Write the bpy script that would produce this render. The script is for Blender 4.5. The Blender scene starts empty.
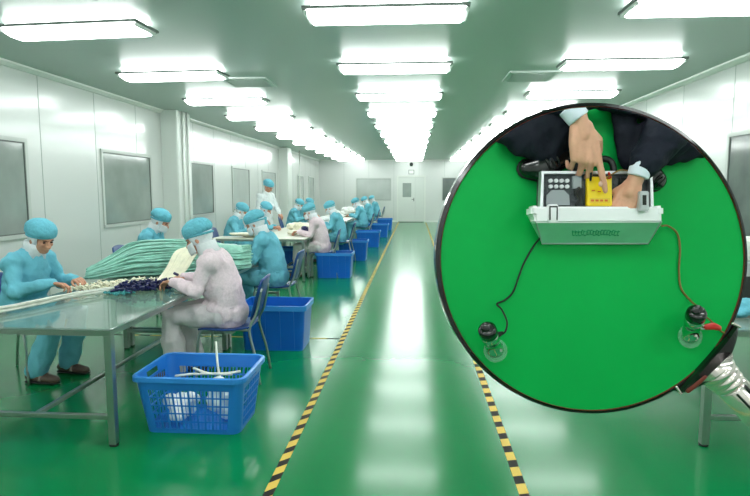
import bpy, bmesh, math, random
from math import pi, sin, cos, radians, atan, sqrt
from mathutils import Vector, Matrix, noise
random.seed(7)
S = bpy.context.scene
C = S.collection
V = Vector

# ------------------------------------------------------------------ materials
def srgb(r, g, b):
    f = lambda c: (c/255/12.92) if c/255 <= .04045 else ((c/255+.055)/1.055)**2.4
    return (f(r), f(g), f(b), 1)

MATS = {}
def mat(name, col, rough=.5, metal=0, coat=0, spec=.5, bump=None, alpha=1, trans=0, sss=0, emit=0, var=None, coat_rough=.1):
    m = bpy.data.materials.new(name); m.use_nodes = True
    nt = m.node_tree; p = nt.nodes['Principled BSDF']
    c = srgb(*col)
    p.inputs['Base Color'].default_value = c
    p.inputs['Roughness'].default_value = rough
    p.inputs['Metallic'].default_value = metal
    p.inputs['Specular IOR Level'].default_value = spec
    p.inputs['Coat Weight'].default_value = coat
    p.inputs['Coat Roughness'].default_value = coat_rough
    p.inputs['Alpha'].default_value = alpha
    p.inputs['Transmission Weight'].default_value = trans
    if emit:
        p.inputs['Emission Color'].default_value = c
        p.inputs['Emission Strength'].default_value = emit
    tc = nt.nodes.new('ShaderNodeTexCoord')
    if var:   # (scale, amount) gentle colour variation of the cloth / paint itself
        n = nt.nodes.new('ShaderNodeTexNoise'); n.inputs['Scale'].default_value = var[0]; n.inputs['Detail'].default_value = 3
        nt.links.new(tc.outputs['Object'], n.inputs['Vector'])
        r = nt.nodes.new('ShaderNodeMapRange')
        r.inputs['From Min'].default_value = .3; r.inputs['From Max'].default_value = .7
        r.inputs['To Min'].default_value = 1-var[1]; r.inputs['To Max'].default_value = 1+var[1]
        nt.links.new(n.outputs['Fac'], r.inputs['Value'])
        mx = nt.nodes.new('ShaderNodeVectorMath'); mx.operation = 'SCALE'
        mx.inputs[0].default_value = c[:3]
        nt.links.new(r.outputs['Result'], mx.inputs['Scale'])
        nt.links.new(mx.outputs['Vector'], p.inputs['Base Color'])
    if bump:  # (scale, strength, stretch)
        n = nt.nodes.new('ShaderNodeTexNoise'); n.inputs['Scale'].default_value = bump[0]; n.inputs['Detail'].default_value = 3
        mp = nt.nodes.new('ShaderNodeMapping')
        if len(bump) > 2: mp.inputs['Scale'].default_value = bump[2]
        if len(bump) > 3: mp.inputs['Location'].default_value = (bump[3], .21, bump[3])
        nt.links.new(tc.outputs['Object'], mp.inputs['Vector'])
        nt.links.new(mp.outputs['Vector'], n.inputs['Vector'])
        b = nt.nodes.new('ShaderNodeBump'); b.inputs['Strength'].default_value = bump[1]; b.inputs['Distance'].default_value = .02
        nt.links.new(n.outputs['Fac'], b.inputs['Height'])
        nt.links.new(b.outputs['Normal'], p.inputs['Normal'])
    MATS[name] = m
    return m

mat('floor', (0, 122, 66), rough=.2, spec=.27, coat=.17, coat_rough=.1, bump=(2.2, .09, (1, 1, 1), .37), var=(.8, .07))
mat('ceiling', (180, 194, 188), rough=.34, spec=.5, bump=(1.2, .06))
mat('wall', (214, 216, 214), rough=.3, spec=.5, coat=.6, coat_rough=.13)
mat('trim', (222, 225, 220), rough=.35)
mat('column', (222, 226, 222), rough=.35)
mat('seam', (160, 170, 165), rough=.5)
mat('window_frame', (196, 200, 196), rough=.35)
mat('window_gasket', (98, 104, 102), rough=.5)
mat('window_glass', (146, 156, 151), rough=.1, spec=.6, bump=(1.5, .03), var=(1.6, .15))
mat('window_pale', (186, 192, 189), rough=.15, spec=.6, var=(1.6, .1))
mat('window_dark', (100, 110, 106), rough=.1, spec=.6, var=(2.5, .25))
mat('door', (214, 218, 214), rough=.4)
mat('diffuser', (255, 255, 255), emit=1)
MATS['diffuser'].node_tree.nodes['Principled BSDF'].inputs['Emission Color'].default_value = (.95, 1, .98, 1)
MATS['diffuser'].node_tree.nodes['Principled BSDF'].inputs['Emission Strength'].default_value = 7.0
mat('lamp_frame', (120, 128, 124), rough=.4, metal=.5)
mat('lamp_white', (235, 238, 236), rough=.4)
mat('vent', (205, 214, 209), rough=.5)
mat('vent_dark', (90, 105, 98), rough=.6)
mat('yellow_tape', (220, 186, 78), rough=.5, spec=.3)
mat('black_tape', (26, 24, 22), rough=.6, spec=.2)
mat('steel', (165, 172, 168), rough=.28, metal=.9)
mat('steel_dark', (96, 102, 98), rough=.35, metal=.7)
mat('table_glass', (128, 158, 148), rough=.05, spec=1, alpha=.5, coat=.5, coat_rough=.03)
mat('table_white', (226, 226, 212), rough=.4)
mat('rubber', (30, 32, 32), rough=.6)
mat('blue_plastic', (38, 124, 214), rough=.35, spec=.5)
mat('crate_blue', (14, 98, 198), rough=.35, spec=.5, var=(3, .06))
mat('rim_blue', (52, 138, 222), rough=.35)
mat('chair_blue', (16, 62, 128), rough=.4)
mat('cloth_blue', (112, 186, 206), rough=.8, spec=.2, bump=(26, .35), var=(5, .08))
mat('cloth_pink', (232, 210, 219), rough=.8, spec=.2, bump=(26, .35), var=(60, .08))
mat('trouser_pale', (212, 202, 206), rough=.8, spec=.2, bump=(26, .35), var=(8, .05))
mat('cloth_white', (228, 234, 236), rough=.8, spec=.2, bump=(26, .35), var=(5, .05))
mat('cap_blue', (108, 184, 204), rough=.85, spec=.2, bump=(45, .5), var=(30, .08))
mat('mask_white', (222, 226, 230), rough=.85, spec=.2, bump=(40, .3))
mat('skin', (204, 148, 122), rough=.55, spec=.35, var=(12, .05))
mat('skin_bright', (224, 168, 140), rough=.5, spec=.4, bump=(120, .12), var=(30, .07))
mat('nail', (236, 190, 172), rough=.3)
mat('eye', (30, 22, 20), rough=.3)
mat('hair', (22, 18, 18), rough=.7)
mat('shoe_brown', (92, 74, 64), rough=.5)
mat('shoe_strap', (150, 140, 130), rough=.5)
mat('tube_green', (150, 206, 190), rough=.3, spec=.5, alpha=.93, var=(14, .2))
mat('tube_white', (226, 228, 218), rough=.4, var=(20, .1))
mat('tube_cream', (238, 232, 208), rough=.45, var=(20, .08))
mat('navy', (26, 30, 84), rough=.4, var=(40, .4))
mat('teal_plastic', (70, 160, 165), rough=.35, var=(30, .2))
mat('paper', (240, 236, 216), rough=.7, bump=(8, .2))
mat('paper_white', (240, 242, 240), rough=.7, bump=(8, .3))
mat('sign_black', (40, 46, 44), rough=.5)
mat('sign_white', (238, 240, 236), rough=.5)
mat('machine', (176, 182, 184), rough=.4)
mat('chrome', (240, 226, 222), rough=.16, metal=.85, spec=.8)
mat('chrome_base', (214, 222, 218), rough=.12, metal=1)
mat('dark_chrome', (36, 34, 36), rough=.12, metal=.7, coat=.6)
mat('ring_red', (120, 44, 34), rough=.4)
mat('lens_green', (0, 170, 76), rough=.5, spec=.18, var=(3, .05))
mat('suit', (26, 30, 44), rough=.75, spec=.25, bump=(30, .3), var=(7, .15))
mat('suit_trouser', (22, 26, 38), rough=.75, spec=.25, bump=(24, .35), var=(7, .15))
mat('cuff', (228, 236, 250), rough=.7, bump=(30, .2))
mat('leather', (14, 14, 16), rough=.18, coat=.6)
mat('case_white', (248, 248, 250), rough=.35)
mat('case_panel', (160, 228, 200), rough=.35, metal=.1, var=(9, .06))  # pale green stands in for the green floor reflected in the panel
mat('case_print', (70, 176, 130), rough=.4)
mat('glint_disc', (150, 235, 190), rough=.1, alpha=.3, coat=1)  # see-through tint standing in for light reflected at the weights' feet
mat('foam', (78, 82, 86), rough=.9, bump=(90, .5))
mat('grey_plastic', (150, 156, 160), rough=.5)
mat('knob_silver', (200, 204, 206), rough=.3, metal=.5)
mat('meter_yellow', (248, 214, 10), rough=.4)
mat('meter_screen', (232, 196, 30), rough=.3)
mat('red_plastic', (205, 40, 36), rough=.35)
mat('orange_print', (216, 110, 20), rough=.5)
mat('cable_black', (22, 26, 24), rough=.5)
mat('cable_brown', (136, 104, 52), rough=.5)
M = MATS

# ------------------------------------------------------------------ builders
def link(name, me, m=None, parent=None):
    o = bpy.data.objects.new(name, me); C.objects.link(o)
    if m is not None:
        if len(me.materials): me.materials.clear()
        for x in (m if isinstance(m, (list, tuple)) else [m]): me.materials.append(M[x])
    if parent: o.parent = parent
    return o

def build(name, bm, m, parent=None, smooth=False, recalc=True):
    if recalc: bmesh.ops.recalc_face_normals(bm, faces=bm.faces)
    me = bpy.data.meshes.new(name); bm.to_mesh(me); bm.free()
    if smooth:
        for p in me.polygons: p.use_smooth = True
    return link(name, me, m, parent)

def tag(o, label=None, cat=None, group=None, kind=None):
    if label: o['label'] = label
    if cat: o['category'] = cat
    if group: o['group'] = group
    if kind: o['kind'] = kind
    return o

def empty(name, loc=(0, 0, 0), rz=0, label=None, cat=None, group=None, kind=None):
    o = bpy.data.objects.new(name, None); C.objects.link(o)
    o.empty_display_size = .1
    o.location = loc; o.rotation_euler = (0, 0, rz)
    return tag(o, label, cat, group, kind)

def dup(root, loc, rz=0, label=None, group=None, scale=None, drop=()):
    r = root.copy(); C.objects.link(r)
    r.location = loc; r.rotation_euler = (0, 0, rz)
    if scale: r.scale = (scale,)*3
    if label: r['label'] = label
    if group: r['group'] = group
    for ch in list(root.children):
        if ch.name.split('.')[0] in drop: continue
        c = ch.copy(); C.objects.link(c); c.parent = r
        for g in ch.children:
            d = g.copy(); C.objects.link(d); d.parent = c
    return r

def box(bm, lo, hi, bev=0, mi=0):
    r = bmesh.ops.create_cube(bm, size=1)
    vs = r['verts']
    for v in vs:
        v.co = V([lo[i] + (v.co[i]+.5)*(hi[i]-lo[i]) for i in range(3)])
    fs = set(f for v in vs for f in v.link_faces)
    for f in fs: f.material_index = mi
    if bev:
        es = list(set(e for v in vs for e in v.link_edges))
        bmesh.ops.bevel(bm, geom=es, offset=bev, segments=2, affect='EDGES', profile=.5)

def nb(): return bmesh.new()

def frames(pts):
    n = len(pts); T = []
    for i in range(n):
        a = pts[max(i-1, 0)]; b = pts[min(i+1, n-1)]
        T.append((b-a).normalized())
    ref = V((0, 0, 1)) if abs(T[0].z) < .9 else V((0, 1, 0))
    N = (ref - T[0]*ref.dot(T[0])).normalized(); out = []
    for t in T:
        N = (N - t*N.dot(t)); N.normalize()
        out.append((t, N, t.cross(N)))
    return out

def tube(bm, pts, rads, seg=10, round_ends=False, flat=None, mi=0):
    """swept tube; flat=(axis vector, factor) squashes the section along an axis"""
    pts = [V(p) for p in pts]
    if not isinstance(rads, (list, tuple)): rads = [rads]*len(pts)
    fr = frames(pts)
    rings = []
    def ring(c, N, B, r):
        vs = []
        for k in range(seg):
            a = 2*pi*k/seg
            d = (N*cos(a) + B*sin(a))*r
            if flat:
                ax = V(flat[0]).normalized(); d = d - ax*d.dot(ax)*(1-flat[1])
            vs.append(bm.verts.new(c+d))
        rings.append(vs)
    if round_ends:
        t, N, B = fr[0]
        for q in (80, 55, 28): ring(pts[0]-t*rads[0]*sin(radians(q)), N, B, rads[0]*cos(radians(q)))
    for p, (t, N, B), r in zip(pts, fr, rads): ring(p, N, B, r)
    if round_ends:
        t, N, B = fr[-1]
        for q in (28, 55, 80): ring(pts[-1]+t*rads[-1]*sin(radians(q)), N, B, rads[-1]*cos(radians(q)))
    for a, b in zip(rings, rings[1:]):
        for k in range(seg):
            f = bm.faces.new((a[k], a[(k+1) % seg], b[(k+1) % seg], b[k])); f.material_index = mi; f.smooth = True
    f = bm.faces.new(list(reversed(rings[0]))); f.material_index = mi
    f = bm.faces.new(rings[-1]); f.material_index = mi

def spline(pts, n=6):
    pts = [V(p) for p in pts]; out = []
    for i in range(len(pts)-1):
        p0 = pts[max(i-1, 0)]; p1 = pts[i]; p2 = pts[i+1]; p3 = pts[min(i+2, len(pts)-1)]
        for k in range(n):
            t = k/n
            out.append(.5*((2*p1)+(p2-p0)*t+(2*p0-5*p1+4*p2-p3)*t*t+(3*p1-p0-3*p2+p3)*t**3))
    out.append(pts[-1]); return out

def ball(bm, c, r, seg=14, rot=None, mi=0):
    r = r if isinstance(r, (list, tuple)) else (r, r, r)
    Mx = Matrix.Translation(V(c)) @ (rot.to_4x4() if rot else Matrix()) @ Matrix.Diagonal((*r, 1))
    q = bmesh.ops.create_uvsphere(bm, u_segments=seg, v_segments=max(6, seg*2//3), radius=1, matrix=Mx)
    for f in set(f for v in q['verts'] for f in v.link_faces): f.smooth = True; f.material_index = mi

def cyl(bm, a, b, r, seg=20, r2=None, mi=0):
    tube(bm, [a, b], [r, r if r2 is None else r2], seg=seg, mi=mi)

def remesh(bm, voxel, smooth=4, disp=None):
    me = bpy.data.meshes.new('t'); bm.to_mesh(me); bm.free()
    o = bpy.data.objects.new('t', me); C.objects.link(o)
    md = o.modifiers.new('r', 'REMESH'); md.mode = 'VOXEL'; md.voxel_size = voxel; md.use_smooth_shade = True
    if smooth:
        ms = o.modifiers.new('s', 'SMOOTH'); ms.factor = .5; ms.iterations = smooth
    dg = bpy.context.evaluated_depsgraph_get(); dg.update()
    ev = o.evaluated_get(dg)
    me2 = bpy.data.meshes.new_from_object(ev)
    bpy.data.objects.remove(o); bpy.data.meshes.remove(me)
    if disp:
        amp, sc, st = disp
        bm2 = nb(); bm2.from_mesh(me2); bm2.normal_update()
        for v in bm2.verts:
            p = V((v.co.x*st[0], v.co.y*st[1], v.co.z*st[2]))*sc
            n = 1-2*abs(noise.noise(p)) + .5*(1-2*abs(noise.noise(p*2.1+V((3, 1, 7)))))
            v.co += v.normal*amp*(n-.6)
        bm2.to_mesh(me2); bm2.free()
    for p in me2.polygons: p.use_smooth = True
    return me2

def add_mesh(bm, me, mx=None):
    b = nb(); b.from_mesh(me)
    if mx: bmesh.ops.transform(b, matrix=mx, verts=b.verts)
    t = bpy.data.meshes.new('t'); b.to_mesh(t); b.free(); bm.from_mesh(t); bpy.data.meshes.remove(t)

def prism(bm, poly, y0, y1, axis='z', mi=0):
    f = {'z': lambda a, b, h: V((a, b, h)), 'y': lambda a, b, h: V((a, h, b)), 'x': lambda a, b, h: V((h, a, b))}[axis]
    A = [bm.verts.new(f(a, b, y0)) for a, b in poly]; B = [bm.verts.new(f(a, b, y1)) for a, b in poly]
    fs = [bm.faces.new(list(reversed(A))), bm.faces.new(B)]
    n = len(poly)
    for i in range(n): fs.append(bm.faces.new((A[i], A[(i+1) % n], B[(i+1) % n], B[i])))
    for x in fs: x.material_index = mi

# ------------------------------------------------------------------ camera
CH = 1.5
FPX = 560.
th = atan(58/560); psi = atan(39/560*cos(th))
cam = bpy.data.cameras.new('camera'); co = bpy.data.objects.new('camera', cam); C.objects.link(co)
co.location = (0, 0, CH); co.rotation_euler = (pi/2-th, 0, psi)
cam.sensor_width = 36; cam.lens = 36*FPX/750; cam.clip_start = .05; cam.clip_end = 100
S.camera = co

# ------------------------------------------------------------------ room shell
XL, XR, YB, YF, HC = -4.45, 3.47, 26.3, -1.6, 2.9
def struct(name, bm, m, parent=None, **k):
    o = build(name, bm, m, parent, **k)
    if parent is None: o['kind'] = 'structure'
    return o
b = nb(); box(b, (XL-.1, YF-.1, -.1), (XR+.1, YB+.1, 0)); struct('floor', b, 'floor')
b = nb(); box(b, (XL-.1, YF-.1, HC), (XR+.1, YB+.1, HC+.1)); struct('ceiling', b, 'ceiling')

def wall_with_seams(name, lo, hi, horiz, n_axis, face, sgn):
    b = nb(); box(b, lo, hi)
    # panel joints: shallow strips standing 2 mm proud
    a0, a1 = lo[horiz], hi[horiz]; a = a0+1.17
    while a < a1-.2:
        l = [0, 0, 0]; h = [0, 0, 0]
        l[horiz], h[horiz] = a-.005, a+.005
        l[n_axis], h[n_axis] = sorted((face, face+sgn*.002)); l[2], h[2] = 0, HC
        box(b, l, h, mi=1); a += 1.17
    return struct(name, b, ['wall', 'seam'])
wall_with_seams('wall_left', (XL-.1, YF-.1, 0), (XL, YB+.1, HC), 1, 0, XL, 1)
wall_with_seams('wall_right', (XR, YF-.1, 0), (XR+.1, YB+.1, HC), 1, 0, XR, -1)
wall_with_seams('wall_back', (XL, YB, 0), (XR, YB+.1, HC), 0, 1, YB, -1)
wall_with_seams('wall_front', (XL, YF-.1, 0), (XR, YF, HC), 0, 1, YF, 1)
# ceiling coves and baseboards
n = 1
for x, s in ((XL, 1), (XR, -1)):
    b = nb(); prism(b, [(x, HC), (x+s*.06, HC), (x+s*.055, HC-.02), (x+s*.02, HC-.055), (x, HC-.06)], YF, YB, 'y')
    struct('trim_%d' % n, b, 'trim'); n += 1
b = nb(); box(b, (XL+.06, YB-.05, HC-.05), (XR-.06, YB, HC)); struct('trim_3', b, 'trim')
for nm, lo, hi in (('left', (XL, YF, 0), (XL+.02, YB, .08)), ('right', (XR-.02, YF, 0), (XR, YB, .08))):
    b = nb(); box(b, lo, hi); struct('baseboard_'+nm, b, 'trim')
b = nb(); box(b, (XL+.02, YB-.02, 0), (-.82, YB, .08)); box(b, (.52, YB-.02, 0), (XR-.02, YB, .08)); struct('baseboard_back', b, 'trim')
# pilasters on the left wall
for i, (y0, y1, p) in enumerate(((9.72, 10.32, .3), (18.4, 19.0, .3))):
    b = nb(); box(b, (XL-.02, y0, 0), (XL+p, y1, HC), bev=.03)
    struct('trim_%d' % (n+3), b, 'column'); n += 1
b = nb()
for y in (9.9, 10.12, 20.2): cyl(b, (XL+.32, y, 0), (XL+.32, y, HC), .018, 10)
struct('trim_9', b, 'trim', smooth=False)

wn = 1
def window(lo, hi, axis, x, s, glass='window_glass', bars=()):
    """window in a wall plane: lo/hi = (a,z); axis 0 -> wall is x=const"""
    global wn
    def P3(a, z, d): return (x+s*d, a, z) if axis == 0 else (a, x+s*d, z)
    def bx(bm, a0, z0, a1, z1, d0, d1, bev=0):
        p, q = P3(a0, z0, d0), P3(a1, z1, d1)
        box(bm, [min(u, v) for u, v in zip(p, q)], [max(u, v) for u, v in zip(p, q)], bev)
    r = empty('window_%d' % wn, P3((lo[0]+hi[0])/2, lo[1], 0), kind='structure'); wn += 1
    off = -V(r.location)
    w = .045
    b = nb()
    bx(b, lo[0]-w, lo[1]-w, hi[0]+w, lo[1], 0, .03); bx(b, lo[0]-w, hi[1], hi[0]+w, hi[1]+w, 0, .02)
    bx(b, lo[0]-w, lo[1], lo[0], hi[1], 0, .02); bx(b, hi[0], lo[1], hi[0]+w, hi[1], 0, .02)
    bmesh.ops.translate(b, verts=b.verts, vec=off); build('window_frame', b, 'window_frame', r)
    b = nb(); g = .014
    bx(b, lo[0], lo[1], hi[0], lo[1]+g, 0, .012); bx(b, lo[0], hi[1]-g, hi[0], hi[1], 0, .012)
    bx(b, lo[0], lo[1]+g, lo[0]+g, hi[1]-g, 0, .012); bx(b, hi[0]-g, lo[1]+g, hi[0], hi[1]-g, 0, .012)
    bmesh.ops.translate(b, verts=b.verts, vec=off); build('window_gasket', b, 'window_gasket', r)
    b = nb(); bx(b, lo[0]+g, lo[1]+g, hi[0]-g, hi[1]-g, .001, .006)
    bmesh.ops.translate(b, verts=b.verts, vec=off); build('window_pane', b, glass, r)
    return r
for y0, y1 in ((4.75, 6.18), (7.8, 9.24), (11.0, 12.2), (13.58, 14.95), (16.3, 17.85), (19.35, 20.2), (21.3, 22.4), (23.6, 24.8)):
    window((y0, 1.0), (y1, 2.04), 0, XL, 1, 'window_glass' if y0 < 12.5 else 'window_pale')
window((4.4, 1.0), (6.5, 2.08), 0, XR, -1, 'window_dark')
window((8.6, 1.0), (10.2, 2.08), 0, XR, -1)
window((12.2, 1.0), (13.8, 2.08), 0, XR, -1)
window((-2.68, 1.03), (-1.1, 2.02), 1, YB, -1, 'window_pale')
window((1.32, 1.02), (2.7, 2.05), 1, YB, -1, 'window_dark')

# back door
d = empty('door_1', (-.13, YB, 0), kind='structure')
b = nb()
for lo, hi in (((-.67, -.05, 0), (-.6, 0, 2.1)), ((.6, -.05, 0), (.67, 0, 2.1)), ((-.67, -.05, 2.1), (.67, 0, 2.17))): box(b, lo, hi)
build('door_frame', b, 'trim', d)
l = build('door_leaf', (lambda q: (box(q, (-.595, -.035, .01), (.19, -.001, 2.09), .005), q)[1])(nb()), 'door', d)
tag(build('door_window', (lambda q: (box(q, (-.4, -.042, 1.17), (-.0, -.03, 1.82), .005), q)[1])(nb()), 'window_glass', l))
b = nb(); box(b, (.11, -.06, .98), (.14, -.03, 1.14)); tube(b, [(.125, -.06, 1.06), (.125, -.09, 1.06), (.02, -.09, 1.06)], .011, 8)
build('door_handle', b, 'steel_dark', l)
build('door_leaf', (lambda q: (box(q, (.205, -.035, .01), (.595, -.001, 2.09), .005), q)[1])(nb()), 'door', d)
b = nb(); box(b, (-.595, -.06, 0), (.595, -.036, .03)); build('door_sill', b, 'steel_dark', d)
# sensor dome and notice over the door
s0 = empty('alarm_lamp', (-.13, YB, 2.68), label='small dark round alarm lamp on the back wall above the door', cat='alarm lamp')
b = nb(); box(b, (-.07, -.03, -.09), (.07, 0, .04), .01); build('base_plate', b, 'machine', s0)
b = nb(); ball(b, (0, -.05, 0), (.085, .06, .085)); build('dome', b, 'sign_black', s0)
s0 = empty('notice_sign', (-.13, YB, 2.33), label='small white square sign in a dark frame just over the back door', cat='sign')
b = nb(); box(b, (-.13, -.03, -.1), (.13, 0, .1), .006); build('sign_frame', b, 'window_gasket', s0)
b = nb(); box(b, (-.105, -.034, -.075), (.105, -.028, .075)); build('sign_face', b, 'sign_white', s0)

# ------------------------------------------------------------------ ceiling lamps
def make_lamp():
    r = empty('ceiling_lamp')
    b = nb()   # emissive wedge standing in for lamp glow reflected in the ceiling, narrowing upwards
    W, Dp = .6, .15
    prism(b, [(-.13, 0), (.13, 0), (.15, -.045), (-.15, -.045)], -W+.04, W-.04, 'x')
    build('glow_tray', b, 'diffuser', r)
    b = nb(); box(b, (-W-.02, -.18, -.066), (W+.02, .18, -.045)); build('rim', b, 'lamp_frame', r)
    b = nb()   # prismatic diffuser hanging under the rim
    prof = [(-.145, -.066), (-.125, -.1), (-.07, -.12), (.07, -.12), (.125, -.1), (.145, -.066)]
    n_ = len(prof)
    A = [b.verts.new((-W, y, z)) for y, z in prof]; B = [b.verts.new((W, y, z)) for y, z in prof]
    for v in A: v.co.x += (-.064-v.co.z)*.6
    for v in B: v.co.x -= (-.064-v.co.z)*.6
    for i in range(n_): b.faces.new((A[i], A[(i+1) % n_], B[(i+1) % n_], B[i]))
    b.faces.new(A); b.faces.new(B)
    build('diffuser', b, 'diffuser', r)
    for s_ in (-1, 1):
        b = nb(); box(b, (s_*W-.015, -.15, -.095), (s_*W+.015, .15, -.066), .008)
        build('end_cap', b, 'lamp_white', r)
    return r
lamp0 = make_lamp(); used = False
ORD = ['nearest', 'second', 'third', 'fourth', 'fifth', 'sixth', 'seventh', 'eighth', 'ninth', 'tenth', 'eleventh', 'farthest']
for row, x, tilt, Y0 in (('left', -2.82, -3.5, 4.68), ('middle', -.22, 0, 4.43), ('right', 2.17, 0, 4.4)):
    for i in range(-3, 12):
        y = Y0+1.87*i
        if i < 0: lab = '%s-row white ceiling lamp over the near end of the room, %s before the visible ones' % (row, ['first', 'second', 'third'][-i-1])
        else: lab = '%s bright white ceiling lamp of the %s row' % (ORD[i], row)
        if used: o = dup(lamp0, (x, y, HC), 0)
        else: o = lamp0; o.location = (x, y, HC); used = True
        o.rotation_euler = (0, 0, radians(tilt))
        tag(o, lab, 'ceiling lamp', 'ceiling lamps of the %s row' % row)
# vents
for x, y, lab in ((-2.15, 8.98, 'white louvred ceiling vent beside the left row of lamps'), (1.42, 7.2, 'white louvred ceiling vent beside the right row of lamps')):
    y = 7.33 if x < 0 else 7.2
    r = empty('ceiling_vent', (x, y, HC), label=lab, cat='vent')
    b = nb(); w = .3
    for lo, hi in (((-w, -w, -.02), (w, -w+.05, 0)), ((-w, w-.05, -.02), (w, w, 0)), ((-w, -w+.05, -.02), (-w+.05, w-.05, 0)), ((w-.05, -w+.05, -.02), (w, w-.05, 0))): box(b, lo, hi)
    build('vent_frame', b, 'vent', r)
    b = nb(); box(b, (-w+.05, -w+.05, -.004), (w-.05, w-.05, 0)); build('backing', b, 'vent_dark', r)
    b = nb()
    for k in range(7): box(b, (-w+.05, -w+.07+k*.07, -.018), (w-.05, -w+.10+k*.07, -.008))
    build('louvre', b, 'vent', r)

# ------------------------------------------------------------------ floor tape
def striped(name, x0, x1, y0, y1, step, along, lab, skew=1.0):
    b = nb(); w = .0015
    L = (y1-y0) if along == 'y' else (x1-x0); n_ = int(L/step); 
    wd = (x1-x0) if along == 'y' else (y1-y0)
    sl = wd*skew
    for i in range(n_):
        a0, a1 = i*step, (i+1)*step
        if i % 2: a0 += step*.1
        else: a1 += step*.1
        pl = [(0, a0), (wd, a0+sl), (wd, a1+sl), (0, a1)]
        pts = [(x0+p, y0+q) if along == 'y' else (x0+q, y0+p) for p, q in pl]
        prism(b, pts, 0.0003, w, mi=i % 2)
    o = build(name, b, ['yellow_tape', 'black_tape'])
    return tag(o, lab, 'floor tape')
striped('floor_tape', -.735, -.685, -1.5, 26.1, .079, 'y', 'long yellow and black striped floor tape left of the central aisle')
striped('floor_tape', .53, .58, -1.5, 26.1, .087, 'y', 'long yellow and black striped floor tape right of the central aisle', .25)
striped('floor_tape', -4.4, -.76, 5.5, 5.525, .14, 'x', 'thin dashed yellow floor tape crossing under the work tables to the left wall')

# ------------------------------------------------------------------ tables
def make_table(x0, x1, L, glass, h=.71):
    r = empty('work_table')
    W = x1-x0; hx = W/2
    topm = 'table_glass' if glass else 'table_white'
    b = nb(); box(b, (-hx, 0, h-.012), (hx, L, h), .003)
    build('tabletop', b, topm, r)
    b = nb(); f = .03
    z0, z1 = h-.045, h-.013
    box(b, (-hx+.01, .01, z0), (hx-.01, .01+f, z1)); box(b, (-hx+.01, L-.01-f, z0), (hx-.01, L-.01, z1))
    box(b, (-hx+.01, .01+f, z0), (-hx+.01+f, L-.01-f, z1)); box(b, (hx-.01-f, .01+f, z0), (hx-.01, L-.01-f, z1))
    build('apron', b, 'steel', r)
    for x in (-hx+.035, hx-.035):
        for y in (.035, L-.035):
            b = nb(); box(b, (x-.022, y-.022, .012), (x+.022, y+.022, z0), .004); lg = build('leg', b, 'steel', r)
            b = nb(); cyl(b, (x, y, 0), (x, y, .014), .026, 14); build('foot', b, 'rubber', lg)
    b = nb(); z = .175
    for y in (.035, L-.035): box(b, (-hx+.057, y-.014, z-.014), (hx-.057, y+.014, z+.014), .003)
    box(b, (-.014, .05, z-.013), (.014, L-.05, z+.013), .003)
    build('stretcher', b, 'steel', r)
    return r
TX0, TX1 = -2.74, -1.72; TXC = (TX0+TX1)/2
t0 = make_table(TX0, TX1, 2.03, True)
t0.location = (TXC, 3.02, 0)
tag(t0, 'glass-topped steel work table nearest the camera, at the left edge of the photo', 'table', 'work tables')
tables = {}
dup(t0, (TXC, 5.07, 0), 0, 'glass-topped steel table end to end behind the nearest one, under the green tubing', 'work tables')
t1 = make_table(TX0, TX1, 2.03, False)
tl = ['white-topped work table just in front of the standing person in a white coat',
      'white-topped work table beside the standing person, under cream packets',
      'white-topped work table along the aisle, third from the back wall',
      'white-topped work table along the aisle, second from the back wall',
      'farthest white-topped work table, closest to the back wall']
for i, y in enumerate((9.47, 11.52, 14.2, 17.0, 20.6)):
    if i == 0: o = t1; o.location = (TXC, y, 0)
    else: o = dup(t1, (TXC, y, 0))
    tag(o, tl[i], 'table', 'work tables')
tx = make_table(0, 1.56, .5, False); tx.location = (-2.54, 8.95, 0)
tag(tx, 'narrow white-topped table set crosswise at the near end of the far table row', 'table', 'work tables')
tr = dup(t0, (2.19, 3.26, 0), 0, 'glass-topped steel table behind the magnifying glass handle by the right wall', 'work tables')

# ------------------------------------------------------------------ chair
def make_chair():
    r = empty('work_chair')
    # seat faces +x
    def shell(name, us, fn, th):
        b = nb(); rows = []
        n_ = 12
        for i in range(n_+1):
            rows.append([b.verts.new(fn(i/n_, -1+2*j/8)) for j in range(9)])
        for i in range(n_):
            for j in range(8): b.faces.new((rows[i][j], rows[i+1][j], rows[i+1][j+1], rows[i][j+1]))
        bmesh.ops.recalc_face_normals(b, faces=b.faces)
        bmesh.ops.solidify(b, geom=b.faces[:], thickness=th)
        return build(name, b, 'chair_blue', r, smooth=True)
    shell('seat', 0, lambda t, u: V((-.2+.4*t, u*.2*(1-.12*abs(2*t-1)**4), .44-.018*sin(t*pi)+.012*u*u-.02*max(0, t-.85)/.15)), .012)
    shell('backrest', 0, lambda t, u: V((-.215-.09*t-.0*u-.02*(1-u*u), u*(.19-.03*t**6-.03*(1-t)**4), .50+.33*t-.02*u*u*t)), .012)
    for s in (-1, 1):
        b = nb(); tube(b, spline([(.13, s*.16, .425), (.19, s*.185, .38), (.22, s*.2, .0)], 5), .011, 8); build('leg', b, 'steel', r)
        b = nb(); tube(b, spline([(-.29, s*.13, .74), (-.25, s*.15, .55), (-.2, s*.17, .42), (-.25, s*.19, .2), (-.28, s*.2, 0)], 5), .011, 8); build('leg', b, 'steel', r)
    b = nb()
    for s in (-1, 1): tube(b, [(.14, s*.16, .42), (-.2, s*.165, .42)], .010, 8)
    tube(b, [(.1, -.16, .415), (.1, .16, .415)], .009, 8); tube(b, [(-.15, -.16, .415), (-.15, .16, .415)], .009, 8)
    build('seat_frame', b, 'steel', r)
    return r
chair0 = make_chair()

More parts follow.
